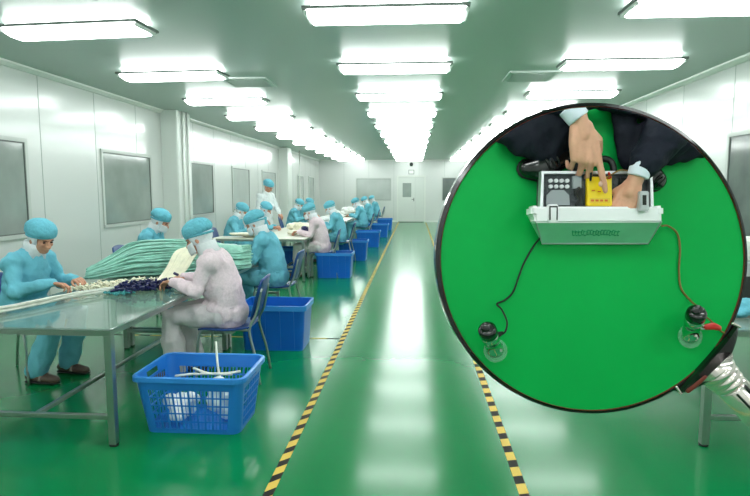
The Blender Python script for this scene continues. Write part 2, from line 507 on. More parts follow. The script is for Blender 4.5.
# ------------------------------------------------------------------ people
def hand_bm(size=1.0, curl=(.5, .55, .6, .65), thumb=.3, spread=.06, point=False, voxel=.0042):
    """hand frame: x to the fingertips, y to the thumb side, z = back of the hand"""
    b = nb()
    ks = [(.088, .031, 0), (.093, .010, .002), (.088, -.011, 0), (.078, -.030, -.003)]
    ln = [(.040, .026, .020), (.044, .029, .021), (.041, .027, .020), (.032, .020, .018)]
    rr = [.0092, .0094, .0088, .0078]
    for i in range(4):
        k = V(ks[i])
        tube(b, [(0, k.y*.55, 0), (k.x*.5, k.y*.85, .001), k], [.014, .0135, .0105], 10, True)
        p = k; a = 0.12; ang = (1.5-i)*spread
        pts = [k]; c = curl[i]
        if point and i == 0: a = 0
        if point and i == 0: c = .04
        for j, l_ in enumerate(ln[i]):
            a += c*(1.0 if j else .8)
            d = V((cos(a)*cos(ang), cos(a)*sin(ang), -sin(a)))
            p = p + d*l_; pts.append(p)
        r = rr[i]
        tube(b, [pts[0], (pts[0]+pts[1])/2, pts[1], (pts[1]+pts[2])/2, pts[2], pts[3]], [r*1.08, r*.95, r*1.04, r*.9, r*.95, r*.76], 10, True)
    # palm web
    ball(b, (.045, 0, -.003), (.05, .036, .0145), 14)
    t = thumb
    tube(b, [(.012, .02, -.006), (.04, .043, -.012), (.066, .055-.01*t, -.018-.02*t), (.092, .056-.025*t, -.022-.035*t)], [.0145, .0135, .0105, .0085], 10, True)
    tube(b, [(-.04, 0, 0), (.01, 0, 0)], [.021, .022], 12, True, flat=((0, 0, 1), .74))
    bmesh.ops.scale(b, vec=(size,)*3, verts=b.verts)
    return remesh(b, voxel*size, 3)

def hand_mx(wrist, fwd, up, mirror=False):
    x = V(fwd).normalized(); z = (V(up) - x*V(up).dot(x)).normalized(); y = z.cross(x)
    if mirror: y = -y
    m = Matrix((x, y, z)).transposed().to_4x4(); m.translation = V(wrist); return m

HAND = hand_bm(.95)

def head_mesh(c, pitch, yaw=0):
    """head looking to +x, pitched forward"""
    b = nb()
    ball(b, (-.012, 0, .035), (.098, .077, .09), 20)          # skull
    ball(b, (.03, 0, -.03), (.062, .06, .075), 18)            # face
    ball(b, (.045, 0, -.078), (.04, .04, .03), 14)            # jaw/chin
    tube(b, [(.086, 0, .012), (.1, 0, -.012), (.112, 0, -.03)], [.008, .01, .012], 8, True)  # nose
    ball(b, (.104, .009, -.034), (.009, .009, .007), 8); ball(b, (.104, -.009, -.034), (.009, .009, .007), 8)
    tube(b, [(.082, -.035, .02), (.092, 0, .022), (.082, .035, .02)], .008, 8, True)         # brow
    tube(b, [(.084, -.018, -.056), (.094, 0, -.054), (.084, .018, -.056)], .0065, 8, True)   # lips
    tube(b, [(.084, -.014, -.066), (.09, 0, -.066), (.084, .014, -.066)], .006, 8, True)
    for s in (-1, 1):
        ball(b, (.065, s*.036, -.022), (.022, .02, .02), 10)  # cheek
        ball(b, (-.005, s*.078, -.012), (.018, .008, .03), 10) # ear
    me = remesh(b, .0048, 3)
    R = Matrix.Translation(V(c)) @ Matrix.Rotation(yaw, 4, 'Z') @ Matrix.Rotation(pitch, 4, 'Y')
    return me, R

def cap_mesh():
    """puffy bouffant cap in head space"""
    b = nb()
    ball(b, (-.02, 0, .066), (.126, .11, .092), 26)
    bm = b
    for v in bm.verts:
        n_ = noise.noise(v.co*22)*.006 + noise.noise(V((v.co.x*60, v.co.y*60, v.co.z*12)))*.004
        v.co += (v.co-V((-.02, 0, .06))).normalized()*n_
        if v.co.z < .045: v.co.z = .045 + (v.co.z-.045)*.55
    tube(b, [(-.02+.104*cos(a), .089*sin(a), .022+.014*cos(a)) for a in [2*pi*k/24 for k in range(25)]], .009, 8)
    return b

def hood_mesh():
    """white hood: shell round the skull, cheeks and neck with the eye region open"""
    b = nb()
    ball(b, (-.012, 0, .02), (.108, .088, .1), 30)
    for v in b.verts: v.co.z -= 0
    # open the face
    dele = [f for f in b.faces if (lambda c: c.x > .045 and c.z > -.045 and abs(c.y) < .07)(f.calc_center_median())]
    bmesh.ops.delete(b, geom=dele, context='FACES')
    bmesh.ops.solidify(b, geom=b.faces[:], thickness=.004)
    return b

def mask_mesh():
    b = nb(); rows = []
    for i in range(11):
        a = radians(-78+156*i/10)
        row = []
        for j in range(8):
            z = -.105+.085*j/7
            t_ = (j-3)/4.5; bul = .012*(1-t_*t_)*cos(a)
            row.append(b.verts.new((.02+(.085+bul)*cos(a), (.078+bul*.3)*sin(a), z+.012*(1-cos(a)))))
        rows.append(row)
    for i in range(10):
        for j in range(7): b.faces.new((rows[i][j], rows[i+1][j], rows[i+1][j+1], rows[i][j+1]))
    bmesh.ops.recalc_face_normals(b, faces=b.faces); bmesh.ops.solidify(b, geom=b.faces[:], thickness=.003)
    return b

HEAD = None
def worker(name, cloth, cloth2=None, pose='sit', mask=True, hoodm=True, reach=1.0, lean=0.0, pitch=.45, shoe='shoe_brown', arm_z=0, yaw=0, feet=0):
    """person facing +x, origin on the floor under the hips"""
    r = empty(name)
    Ln = lean
    if pose == 'sit':
        pel = V((0, 0, .53)); sp = V((.03+Ln*.3, 0, .72)); ch = V((.075+Ln*.8, 0, .9)); nk = V((.125+Ln*1.1, 0, 1.0)); hd = V((.20+Ln*1.35, 0, 1.12))
        sh = lambda s: V((.085+Ln, s*.165, .96)); el = lambda s: V((.17+Ln*.8, s*.235, .74)); wr = lambda s: V((.37*reach+Ln*.4, s*.12, .79+arm_z))
        hp = lambda s: V((.03, s*.095, .52)); kn = lambda s: V((.43, s*.13, .52)); an = lambda s: V((.36+feet+s*.03, s*.13, .1))
        hand_f = lambda s: (1, -s*.45, -.12)
    else:
        pel = V((0, 0, .92)); sp = V((.0, 0, 1.12)); ch = V((.02, 0, 1.3)); nk = V((.05, 0, 1.43)); hd = V((.10, 0, 1.57))
        sh = lambda s: V((.02, s*.18, 1.38)); el = lambda s: V((.03+.1*(s > 0), s*.25, 1.1)); wr = lambda s: V((.22, s*.21, .93+.06*s))
        hp = lambda s: V((0, s*.09, .88)); kn = lambda s: V((.03, s*.1, .5)); an = lambda s: V((-.01, s*.1, .1))
        hand_f = lambda s: (.7, 0, -.6)
    def figure(b, k, legs_r, hands, part='all'):
        fl = 1.0 if not hands else 0.0
        if part == 'legs':
            tube(b, [pel-V((0, 0, .02)), pel+V((.01, 0, .06))], [.15, .14], 18, True, flat=((1, 0, 0), .85))
            for s in (-1, 1): tube(b, [hp(s), hp(s).lerp(kn(s), .5), kn(s), kn(s).lerp(an(s), .45), an(s)], [.085*legs_r, .082*legs_r, .07*legs_r, .076*legs_r, .070*legs_r], 14, True)
            return
        tube(b, [pel, sp, ch, nk-V((.02, 0, .03))], [(.125+.035*fl)*k, (.12+.04*fl)*k, (.135+.02*fl)*k, (.085+.012*fl)*k], 18, True, flat=((1, 0, 0), .8))
        if fl:
            if pose == 'sit': ball(b, pel+V((.06, 0, .05)), (.15, .19, .09), 16)
            ball(b, sp+V((.03, 0, .02)), (.15, .19, .13), 16)
            for s in (-1, 1):
                ball(b, el(s), (.066, .062, .06), 12); ball(b, sh(s)+V((0, 0, -.02)), (.085, .08, .08), 12)
                tube(b, [el(s), el(s).lerp(wr(s), .8)], [.058, .046], 12, True)
        ball(b, ch+V((0, 0, .04)), (.1*k, .17*k, .09*k), 16)
        ball(b, pel, (.14*k, .175*k, .12*k), 16)
        for s in (-1, 1):
            tube(b, [sh(s), sh(s).lerp(el(s), .5), el(s), el(s).lerp(wr(s), .5), wr(s)], [.06*k, .052*k, .045*k, .042*k, .034*k if not hands else .027], 14, True)
            if part == 'all': tube(b, [hp(s), hp(s).lerp(kn(s), .5), kn(s), kn(s).lerp(an(s), .45), an(s)], [.085*legs_r, .082*legs_r, .07*legs_r, (.068+.008*fl)*legs_r, (.052+.018*fl)*legs_r], 14, True)
    # body: one continuous skin surface with head, neck and hands
    b = nb(); figure(b, .8, .78, True)
    tube(b, [nk-V((.03, 0, .06)), nk, hd-V((.01, 0, .03))], [.055, .05, .052], 12, True)
    me = remesh(b, .016, 2)
    b = nb(); b.from_mesh(me)
    hm, R = head_mesh(hd, pitch, yaw); add_mesh(b, hm, R)
    for s in (-1, 1):
        mx = hand_mx(wr(s), hand_f(s), (0, -s*.25, 1), mirror=(s > 0)) @ Matrix.Scale(1, 4)
        add_mesh(b, HAND, mx)
    build('body', b, 'skin', r, smooth=True)
    # coverall
    b = nb(); figure(b, 1.08, 1.12, False, 'top')
    tube(b, [nk-V((.03, 0, .08)), nk+V((.004, 0, .018))], [.115, .078], 16, False)
    if pose == 'stand':
        tube(b, [pel+V((0, 0, .1)), pel-V((0, 0, .1)), pel-V((0, 0, .3))], [.165, .19, .2], 20, False, flat=((1, 0, 0), .75))
    cm = remesh(b, .013, 5, disp=(.012, 9, (1, 1, .7)))
    link('jacket', cm, cloth, r)
    b = nb(); figure(b, 1.08, 1.12, False, 'legs')
    link('trousers', remesh(b, .013, 5, disp=(.013, 8, (1, 1, .6))), cloth2 or cloth, r)
    if pose == 'sit':   # thick hem at the waist and the cuffs
        b = nb(); tube(b, [(.03+.135*cos(a), .165*sin(a), .575-.03*cos(a)) for a in [2*pi*k/28 for k in range(29)]], .016, 8)
        build('jacket_hem', b, cloth, r, smooth=True)
    # seam of the sleeve and the zip flap
    # head gear in head space
    bb = cap_mesh(); bmesh.ops.transform(bb, matrix=R, verts=bb.verts); build('cap', bb, 'cap_blue', r, smooth=True)
    if hoodm:
        bb = hood_mesh(); bmesh.ops.transform(bb, matrix=R, verts=bb.verts); ho = build('hood', bb, 'mask_white', r, smooth=True)
        bb = nb(); tube(bb, [nk-V((.02, 0, .04)), nk.lerp(hd, .35)-V((.015, 0, 0)), nk.lerp(hd, .75)-V((.03, 0, 0))], [.10, .082, .085], 16); build('neck_flap', bb, 'mask_white', ho, smooth=True)
    if mask:
        bb = mask_mesh(); bmesh.ops.transform(bb, matrix=R, verts=bb.verts); build('mask', bb, 'mask_white', r, smooth=True)
    for s in (-1, 1):
        bb = nb(); ball(bb, (.083, s*.03, .001), (.007, .013, .006), 8)
        bmesh.ops.transform(bb, matrix=R, verts=bb.verts); build('eye', bb, 'eye', r, smooth=True)
        bb = nb(); tube(bb, [(.09, s*.016, .017), (.092, s*.03, .021), (.082, s*.044, .017)], .0035, 6)
        bmesh.ops.transform(bb, matrix=R, verts=bb.verts); build('eyebrow', bb, 'hair', r, smooth=True)
    for s in (-1, 1):
        a = an(s)
        bb = nb()
        tube(bb, [(a.x-.06, a.y, .05), (a.x, a.y, .052), (a.x+.09, a.y, .042), (a.x+.16, a.y, .036)], [.04, .047, .045, .036], 14, True, flat=((0, 0, 1), .78))
        for v in bb.verts: v.co.z = max(v.co.z, .014)
        me_ = build('shoe', bb, shoe, r, smooth=True)
        bb = nb(); tube(bb, [(a.x-.06, a.y, .012), (a.x, a.y, .012), (a.x+.09, a.y, .012), (a.x+.165, a.y, .012)], [.042, .048, .048, .036], 14, True, flat=((0, 0, 1), .26))
        for v in bb.verts: v.co.z = max(v.co.z, 0)
        build('sole', bb, 'rubber', me_)
        bb = nb(); tube(bb, [(a.x+.06, a.y-.046, .03), (a.x+.06, a.y-.03, .068), (a.x+.06, a.y, .079), (a.x+.06, a.y+.03, .068), (a.x+.06, a.y+.046, .03)], .011, 8)
        build('strap', bb, 'shoe_strap', me_, smooth=True)
    return r

# prototypes
pA = worker('person', 'cloth_blue', mask=False, lean=.02, reach=1.08, pitch=.35, yaw=-.25, feet=-.1)
pB = worker('person', 'cloth_pink', 'trouser_pale', mask=True, lean=.02, reach=1.05, pitch=.42)
pC = worker('person', 'cloth_blue', mask=True, lean=.02, reach=1.0, pitch=.45)
pW = worker('person', 'cloth_white', pose='stand', mask=False, hoodm=False, pitch=.5)

pA.location = (-3.14, 4.22, 0); pA.rotation_euler = (0, 0, radians(-8))
tag(pA, 'person in blue coverall and cap seated at the far left edge', 'person')
pB.location = (-1.47, 4.32, 0); pB.rotation_euler = (0, 0, radians(183))
tag(pB, 'person in pale pink coverall with blue cap and white mask, nearest on the aisle side', 'person')
pC.location = (-1.56, 6.2, 0); pC.rotation_euler = (0, 0, radians(178))
tag(pC, 'person in blue coverall seated on a blue chair behind the nearest pink-clad worker', 'person', 'seated workers in blue')
pW.location = (-3.2, 11.9, 0); pW.rotation_euler = (0, 0, radians(-25))
tag(pW, 'standing person in a long white coat and blue cap looking down at the table', 'person')
G = 'seated workers in blue'
chair_g = 'blue chairs at the work tables'
def seat(x, y, rz, lab):
    global chair_used
    if not chair_used: o = chair0; o.location = (x, y, 0); o.rotation_euler = (0, 0, rz); chair_used = True
    else: o = dup(chair0, (x, y, 0), rz)
    tag(o, lab, 'chair', chair_g)
chair_used = False
seat(-3.14, 4.22, radians(-8), 'blue chair under the blue-clad worker at the far left edge')
seat(-1.47, 4.32, radians(183), 'blue chair under the nearest worker in pink, behind the openwork basket')
seat(-1.56, 6.2, radians(178), 'blue chair of the blue-clad worker just past the near pink one')
spots = [ # proto, x, y, rz, person label, chair label
 (pC, -3.3, 6.6, 4, 'person in blue with head bowed behind the green tubing, by the left wall', 'chair hidden behind the green tubing by the left wall'),
 (pC, -3.3, 9.85, 3, 'person in blue seated left of the table, nearest in front of the standing person', 'chair of the blue-clad worker on the left, nearest the standing person'),
 (pC, -3.1, 10.75, 0, 'person in blue of whom only cap and shoulders show, right before the white coat', 'chair just in front of the standing person in white'),
 (pB, -1.58, 9.6, 182, 'farther person in pink coverall and blue cap, seated with back to the aisle', 'blue chair under the farther worker in pink'),
 (pC, -1.52, 11.6, 178, 'person in blue seated right behind the farther pink-clad worker', 'blue chair directly behind the farther pink-clad worker'),
 (pC, -1.46, 16.2, 178, 'third person from the back wall on the aisle side, in blue', 'blue chair third from the back wall on the aisle side'),
 (pC, -1.5, 19.6, 181, 'second person from the back wall on the aisle side, in blue', 'blue chair second from the back wall on the aisle side'),
 (pC, -1.5, 23.0, 177, 'farthest person in blue on the aisle side, before the back wall', 'farthest blue chair on the aisle side'),
 (pC, -3.17, 14.3, 2, 'person in blue on the left side, first beyond the standing worker', 'chair on the left side, first beyond the standing worker'),
 (pC, -3.15, 15.6, -3, 'person in blue on the left side, second beyond the standing worker', 'chair on the left side, second beyond the standing worker'),
]
for p, x, y, rz, la, lb in spots:
    o = dup(p, (x, y, 0), radians(rz), la, G if p is pC else None, drop=('eyebrow',) if y > 9 else ())
    if p is pB: o['category'] = 'person'
    seat(x, y, radians(rz), lb)

# ------------------------------------------------------------------ baskets
def rrect(w, d, r, n=5):
    out = []
    for cx, cy, a0 in ((w/2-r, d/2-r, 0), (-w/2+r, d/2-r, 90), (-w/2+r, -d/2+r, 180), (w/2-r, -d/2+r, 270)):
        for k in range(n+1):
            a = radians(a0+90*k/n); out.append((cx+r*cos(a), cy+r*sin(a)))
    return out
def make_openwork():
    r = empty('openwork_basket')
    h = .365
    W0, D0, W1, D1 = .59, .39, .68, .5
    def pt(u, t):   # u in 0..1 around, t height fraction
        return None
    # walls: four tapered lattice sides plus corners
    b = nb()
    def P(side, s_, t):
        W = W0+(W1-W0)*t; Dd = D0+(D1-D0)*t
        R_ = .055
        if side == 'f': return V((s_*(W/2-R_), -Dd/2, t*h))
        if side == 'b': return V((-s_*(W/2-R_), Dd/2, t*h))
        if side == 'r': return V((W/2, s_*(Dd/2-R_), t*h))
        if side == 'l': return V((-W/2, -s_*(Dd/2-R_), t*h))
    def quadbox(p00, p10, p11, p01, nrm, th_):
        n_ = V(nrm)*th_
        A = [b.verts.new(p) for p in (p00, p10, p11, p01)]; B = [b.verts.new(p-n_) for p in (p00, p10, p11, p01)]
        b.faces.new(A); b.faces.new(list(reversed(B)))
        for i in range(4): b.faces.new((A[i], B[i], B[(i+1) % 4], A[(i+1) % 4]))
    for side, nrm, nc in (('f', (0, -1, 0), 10), ('b', (0, 1, 0), 10), ('r', (1, 0, 0), 6), ('l', (-1, 0, 0), 6)):
        t0_, t1_ = .07, .80; th_ = .004
        f = lambda a, c, a2, c2: quadbox(P(side, a, c), P(side, a2, c), P(side, a2, c2), P(side, a, c2), nrm, th_)
        f(-1, 0, 1, t0_)
        if side in 'fb': f(-1, t1_, 1, 1)
        else:  # hand hole
            f(-1, t1_, -.4, 1); f(.4, t1_, 1, 1); f(-.4, t1_, .4, .84); f(-.4, .94, .4, 1)
        f(-1, t0_, -.92, t1_); f(.92, t0_, 1, t1_)
        rows = 5
        for k in range(rows+1):
            tt = t0_+(t1_-t0_)*k/rows; f(-.92, tt-.012, .92, tt+.012)
        for k in range(1, nc):
            ss = -.92+1.84*k/nc; f(ss-.022, t0_, ss+.022, t1_)
        for k in range(nc):
            ss = -.92+1.84*(k+.5)/nc; f(ss-.006, t0_, ss+.006, t1_)
    # rounded corners
    for sx, sy in ((1, 1), (-1, 1), (-1, -1), (1, -1)):
        cols = []
        for k in range(7):
            a = pi/2*k/6
            col = []
            for t in (0, 1):
                W = W0+(W1-W0)*t; Dd = D0+(D1-D0)*t
                col.append(V((sx*(W/2-.055+.055*sin(a)), sy*(Dd/2-.055+.055*cos(a)), t*h)))
            cols.append(col)
        for c1, c2 in zip(cols, cols[1:]):
            m_ = ((c1[0]+c2[0])/2); cc = V((sx*(W0/2-.055), sy*(D0/2-.055), m_.z)); nn = (m_-cc).normalized()
            quadbox(c1[0], c2[0], c2[1], c1[1], nn, .004)
    build('walls', b, 'blue_plastic', r)
    b = nb(); prism(b, rrect(W0, D0, .055), 0, .006); build('bottom', b, 'blue_plastic', r)
    b = nb()  # rolled rim
    o1 = rrect(W1+.035, D1+.035, .07); i1 = rrect(W1-.012, D1-.012, .052)
    prof = []
    for (ox, oy), (ix, iy) in zip(o1, i1):
        prof.append([V((ix, iy, h-.003)), V((ix, iy, h+.008)), V(((ox+ix)/2, (oy+iy)/2, h+.013)), V((ox, oy, h+.006)), V((ox, oy, h-.022)), V((ox*.985, oy*.985, h-.022)), V((ox*.985, oy*.985, h-.003))])
    vs = [[b.verts.new(p) for p in pr_] for pr_ in prof]; n_ = len(vs)
    for i in range(n_):
        for j in range(7): b.faces.new((vs[i][j], vs[(i+1) % n_][j], vs[(i+1) % n_][(j+1) % 7], vs[i][(j+1) % 7]))
    build('rim', b, 'rim_blue', r)
    return r
bk = make_openwork(); bk.location = (-1.36, 3.44, 0)
tag(bk, 'light blue openwork plastic basket on the floor at the front, holding white tubes', 'basket')

def make_crate():
    r = empty('storage_crate'); h = .43; W0, D0, W1, D1 = .56, .38, .62, .44
    b = nb(); lo = rrect(W0, D0, .04); hi = rrect(W1, D1, .045); li = rrect(W0-.012, D0-.012, .036); hI = rrect(W1-.012, D1-.012, .04)
    A = [b.verts.new((x, y, 0)) for x, y in lo]; B = [b.verts.new((x, y, h)) for x, y in hi]
    Ci = [b.verts.new((x, y, h)) for x, y in hI]; Di = [b.verts.new((x, y, .008)) for x, y in li]; n_ = len(A)
    b.faces.new(A); b.faces.new(Di)
    for X, Y in ((A, B), (B, Ci), (Ci, Di)):
        for i in range(n_): b.faces.new((X[i], X[(i+1) % n_], Y[(i+1) % n_], Y[i]))
    build('shell', b, 'crate_blue', r)
    b = nb(); o1 = rrect(W1+.03, D1+.03, .055); i1 = rrect(W1+.002, D1+.002, .045)
    P0 = [[b.verts.new((x, y, z)) for x, y in q] for q, z in ((i1, h-.045), (o1, h-.045), (o1, h+.003), (i1, h+.003))]
    for a in range(4):
        for i in range(n_): b.faces.new((P0[a][i], P0[a][(i+1) % n_], P0[(a+1) % 4][(i+1) % n_], P0[(a+1) % 4][i]))
    build('rim', b, 'rim_blue', r)
    for sx in (-.2, -.07, .07, .2):   # raised vertical ribs
        for sy in (-1, 1):
            b = nb()
            ww = .008
            y0_, y1_ = sy*(D0/2), sy*(D0/2+(D1-D0)/2*.88)
            prism_pts = [V((sx-ww, y0_, .02)), V((sx+ww, y0_, .02)), V((sx+ww, y1_, h-.05)), V((sx-ww, y1_, h-.05))]
            A_ = [b.verts.new(p) for p in prism_pts]; B_ = [b.verts.new(p+V((0, sy*.008, 0))) for p in prism_pts]
            b.faces.new(A_); b.faces.new(B_)
            for i in range(4): b.faces.new((A_[i], A_[(i+1) % 4], B_[(i+1) % 4], B_[i]))
            build('rib', b, 'crate_blue', r)
    return r
c0 = make_crate()
cl = ['solid blue plastic crate on the floor directly behind the nearest pink-clad worker',
      'solid blue crate on the floor beside the farther pink-clad worker',
      'solid blue crate between the second and third aisle-side workers beyond the pink one',
      'blue crate fourth along the aisle, beside the striped tape', 'blue crate fifth along the aisle, towards the back',
      'farthest blue crate along the aisle', 'blue crate standing under the white table by the farther pink-clad worker']
for i, (x, y) in enumerate(((-1.31, 5.24), (-1.36, 9.6), (-1.3, 12.0), (-1.2, 14.8), (-1.12, 17.9), (-1.12, 21.2), (-2.2, 10.3))):
    if i == 0: o = c0; o.location = (x, y, 0)
    else: o = dup(c0, (x, y, 0))
    tag(o, cl[i], 'crate', 'blue crates along the aisle')

# things in the openwork basket
def strand(b, pts, r, seg=6): tube(b, spline(pts, 6), r, seg, True)
for k, (pts, lab) in enumerate((([(-1.2, 3.5, .1), (-1.27, 3.5, .3), (-1.33, 3.62, .475)], 'white plastic tube standing up out of the openwork basket'),
        ([(-1.5, 3.36, .325), (-1.38, 3.36, .34), (-1.2, 3.40, .335), (-1.12, 3.46, .33)], 'white plastic tube lying across the top of the openwork basket'),
        ([(-1.44, 3.5, .33), (-1.3, 3.42, .325), (-1.14, 3.36, .345)], 'white plastic tube lying slanted in the openwork basket behind the other one'))):
    b = nb(); strand(b, pts, .008, 8)
    tag(build('plastic_tube', b, 'tube_white', smooth=True), lab, 'tube', 'white tubes in the basket')
def crumple(c, r, seed, voxel=.012):
    b = nb(); random.seed(seed)
    for i in range(7):
        o = V((random.uniform(-1, 1)*r[0]*.55, random.uniform(-1, 1)*r[1]*.55, random.uniform(-.6, .6)*r[2]))
        ball(b, V(c)+o, tuple(x*.5 for x in r), 12)
    return remesh(b, voxel, 1, disp=(.012, 16, (1, 1, 1)))
for c, r, sd, lab in (((-1.2, 3.4, .17), (.13, .12, .14), 3, 'crumpled white bag of tube ends in the right half of the openwork basket'),
                      ((-1.5, 3.42, .1), (.11, .12, .08), 5, 'crumpled pale blue-white bag low in the left half of the openwork basket')):
    me = crumple(c, r, sd)
    tag(link('plastic_bag', me, 'paper_white'), lab, 'bag')

# ------------------------------------------------------------------ goods on the tables
random.seed(11)
TZ = .711
# big bundle of green tubing lying along the tables
b = nb()
for i in range(190):
    ph = random.uniform(0, pi); rr = random.uniform(.55, 1)**.5
    ox = cos(ph); oz = sin(ph)
    wob = (random.uniform(-.03, .03), random.uniform(-.04, .04), random.uniform(0, 6), random.uniform(0, 6), random.uniform(0, .02), random.uniform(0, 6))
    pts = []
    for k in range(9):
        t = k/8
        x = -2.93+1.2*t; yb = 4.84+.86*t
        wv = .26+.06*sin(3*t); hg = (.20+.1*sin(pi*min(1, t*1.15))) * min(1, .35+t*2.6)
        tw = .5*sin(2*t+ph*.3)*.1
        pts.append((x + wv*ox*rr*-.55*.6 + wob[0]*sin(5*t+wob[2]), yb + wv*ox*rr*.85 + tw + wob[1]*sin(4*t+wob[3]), TZ+.012+max(.0, hg*oz*rr+wob[4]*sin(6*t+wob[5])+random.uniform(-.004, .004))))
    strand(b, pts, random.uniform(.007, .011), 6)
bundle = build('green_tubing_bundle', b, 'tube_green', smooth=True)
tag(bundle, 'large heaped bundle of translucent green tubing across the near glass tables', 'tubing')
# core under the strands so the heap is opaque
b = nb()
tube(b, [(-2.72, 4.98, TZ+.05), (-2.45, 5.15, TZ+.10), (-2.1, 5.42, TZ+.12), (-1.84, 5.6, TZ+.11)], [.05, .12, .145, .13], 16, True)
for v in b.verts: v.co.z = max(v.co.z, TZ+.002)
build('inner_tubing', b, 'tube_green', bundle, smooth=True)
# white/cream sheaf of tubes hanging over the bundle
b = nb()
for i in range(20):
    s_ = i/19-.5
    pts = [(-1.93+s_*.2, 4.97+s_*.05, TZ+.27), (-2.0+s_*.2, 4.8, TZ+.24), (-2.02+s_*.18, 4.62, TZ+.12), (-2.05+s_*.15, 4.45, TZ+.03), (-2.08+s_*.1, 4.36, TZ+.02)]
    strand(b, [V(p)+V((0, 0, random.uniform(0, .006))) for p in pts], .008, 6)
tag(build('cream_tube_sheaf', b, 'tube_cream', smooth=True), 'cream-coloured sheaf of flat tubes draped over the green tubing towards the pink-clad worker', 'tubes')
# long white tube bunch to the left edge
b = nb()
for i in range(34):
    o = V((0, 0, abs(random.gauss(0, .014)))); w = random.uniform(-1, 1)
    pts = [(-2.71, 3.30+w*.03, TZ+.012), (-2.6, 3.42+w*.05, TZ+.015), (-2.52, 3.66+w*.06, TZ+.018), (-2.42+w*.03, 3.92+w*.05, TZ+.016), (-2.3+w*.05, 4.15+w*.09, TZ+.012)]
    strand(b, [V(p)+o+V((random.uniform(-.008, .008), random.uniform(-.01, .01), 0)) for p in pts], .0055, 5)
tag(build('white_tube_bunch', b, 'tube_white', smooth=True), 'long bunch of thin white tubes lying on the near table from its left edge', 'tubes')
# heap of small white connectors (beyond counting)
b = nb()
for i in range(260):
    t = random.random(); x = -2.62+.42*t+random.gauss(0, .04); y = 4.18+.38*t+random.gauss(0, .06)
    z = TZ+.012+abs(random.gauss(0, .018)); a = random.uniform(0, pi); l_ = random.uniform(.012, .022)
    cyl(b, (x-l_*cos(a), y-l_*sin(a), z), (x+l_*cos(a), y+l_*sin(a), z+random.uniform(-.004, .012)), random.uniform(.005, .010), 7)
tag(build('connector_heap', b, 'tube_cream'), 'heap of small white and cream connectors by the hands of the left worker', 'connectors', kind='stuff')
b = nb()
for i in range(240):
    x = random.gauss(-2.12, .07); y = random.gauss(4.22, .06)+(x+2.12)*.5
    z = TZ+.012+abs(random.gauss(0, .03)); a = random.uniform(0, pi); l_ = random.uniform(.014, .026)
    cyl(b, (x-l_*cos(a), y-l_*sin(a), z), (x+l_*cos(a), y+l_*sin(a), z+random.uniform(-.004, .015)), random.uniform(.007, .013), 7)
tag(build('navy_cap_heap', b, 'navy'), 'dark navy heap of small plastic caps by the hands of the near pink-clad worker', 'plastic caps', kind='stuff')
b = nb()
for i in range(120):
    x = random.gauss(-2.24, .05); y = random.gauss(4.12, .06)
    z = TZ+.008+abs(random.gauss(0, .008)); a = random.uniform(0, pi); l_ = random.uniform(.014, .03)
    cyl(b, (x-l_*cos(a), y-l_*sin(a), z), (x+l_*cos(a), y+l_*sin(a), z+.002), .006, 6)
tag(build('teal_clip_heap', b, 'teal_plastic'), 'scatter of teal plastic clips beside the navy heap', 'plastic clips', kind='stuff')

def packets(cx, cy, w, d, n_, name, m, lab, group, th_=.02, seed=1):
    random.seed(seed)
    for i in range(n_):
        x = cx+random.uniform(-1, 1)*w; y = cy+random.uniform(-1, 1)*d
        me = crumple((x, y, TZ+.004+th_*1.6+i*.001), (random.uniform(.14, .2), random.uniform(.13, .2), th_*1.4), seed+i, .012)
        me_min = min(v.co.z for v in me.vertices)
        for v in me.vertices: v.co.z += TZ+.001-me_min + (i % 3)*th_*.0
        tag(link(name, me, m), lab[i], 'packet', group)
packets(-2.0, 9.7, .1, .1, 1, 'white_packet', 'paper', ['pale crumpled packet next to the farther navy heap'], None, .03, 21)
for k, (x, y, r, m, lab) in enumerate((
    (-2.6, 9.2, (.55, .16, .04), 'paper', 'flat cream packet along the near end of the first white table'),
    (-1.95, 10.2, (.2, .3, .09), 'paper', 'large cream packet near the farther pink-clad worker'),
    (-2.25, 10.75, (.2, .25, .11), 'tube_cream', 'cream heap of tubing bags beyond the large cream packet'),
    (-1.9, 9.72, (.1, .13, .08), 'navy', 'dark navy heap of caps in front of the farther pink-clad worker'),
    (-1.98, 6.35, (.13, .16, .045), 'paper_white', 'white packet by the hands of the blue-clad worker past the near pink one'),
    (-2.15, 6.75, (.28, .14, .05), 'paper_white', 'white sheet of parts at the far end of the second glass table'),
    (-2.0, 12.2, (.22, .3, .1), 'paper_white', 'white heap of packets beyond the standing worker'),
    (-2.1, 15.0, (.25, .4, .12), 'paper_white', 'white heap of packets on the third table from the back'),
    (-2.1, 17.8, (.25, .4, .13), 'paper_white', 'white heap of packets on the second table from the back'),
    (-2.1, 21.5, (.25, .4, .13), 'paper_white', 'white heap of packets on the farthest table'))):
    me = crumple((x, y, TZ+.05), r, 40+k)
    mn = min(v.co.z for v in me.vertices)
    for v in me.vertices: v.co.z = max(v.co.z, mn+.012) - mn - .012 + TZ + .001
    tag(link('goods_packet', me, m), lab, 'packet')
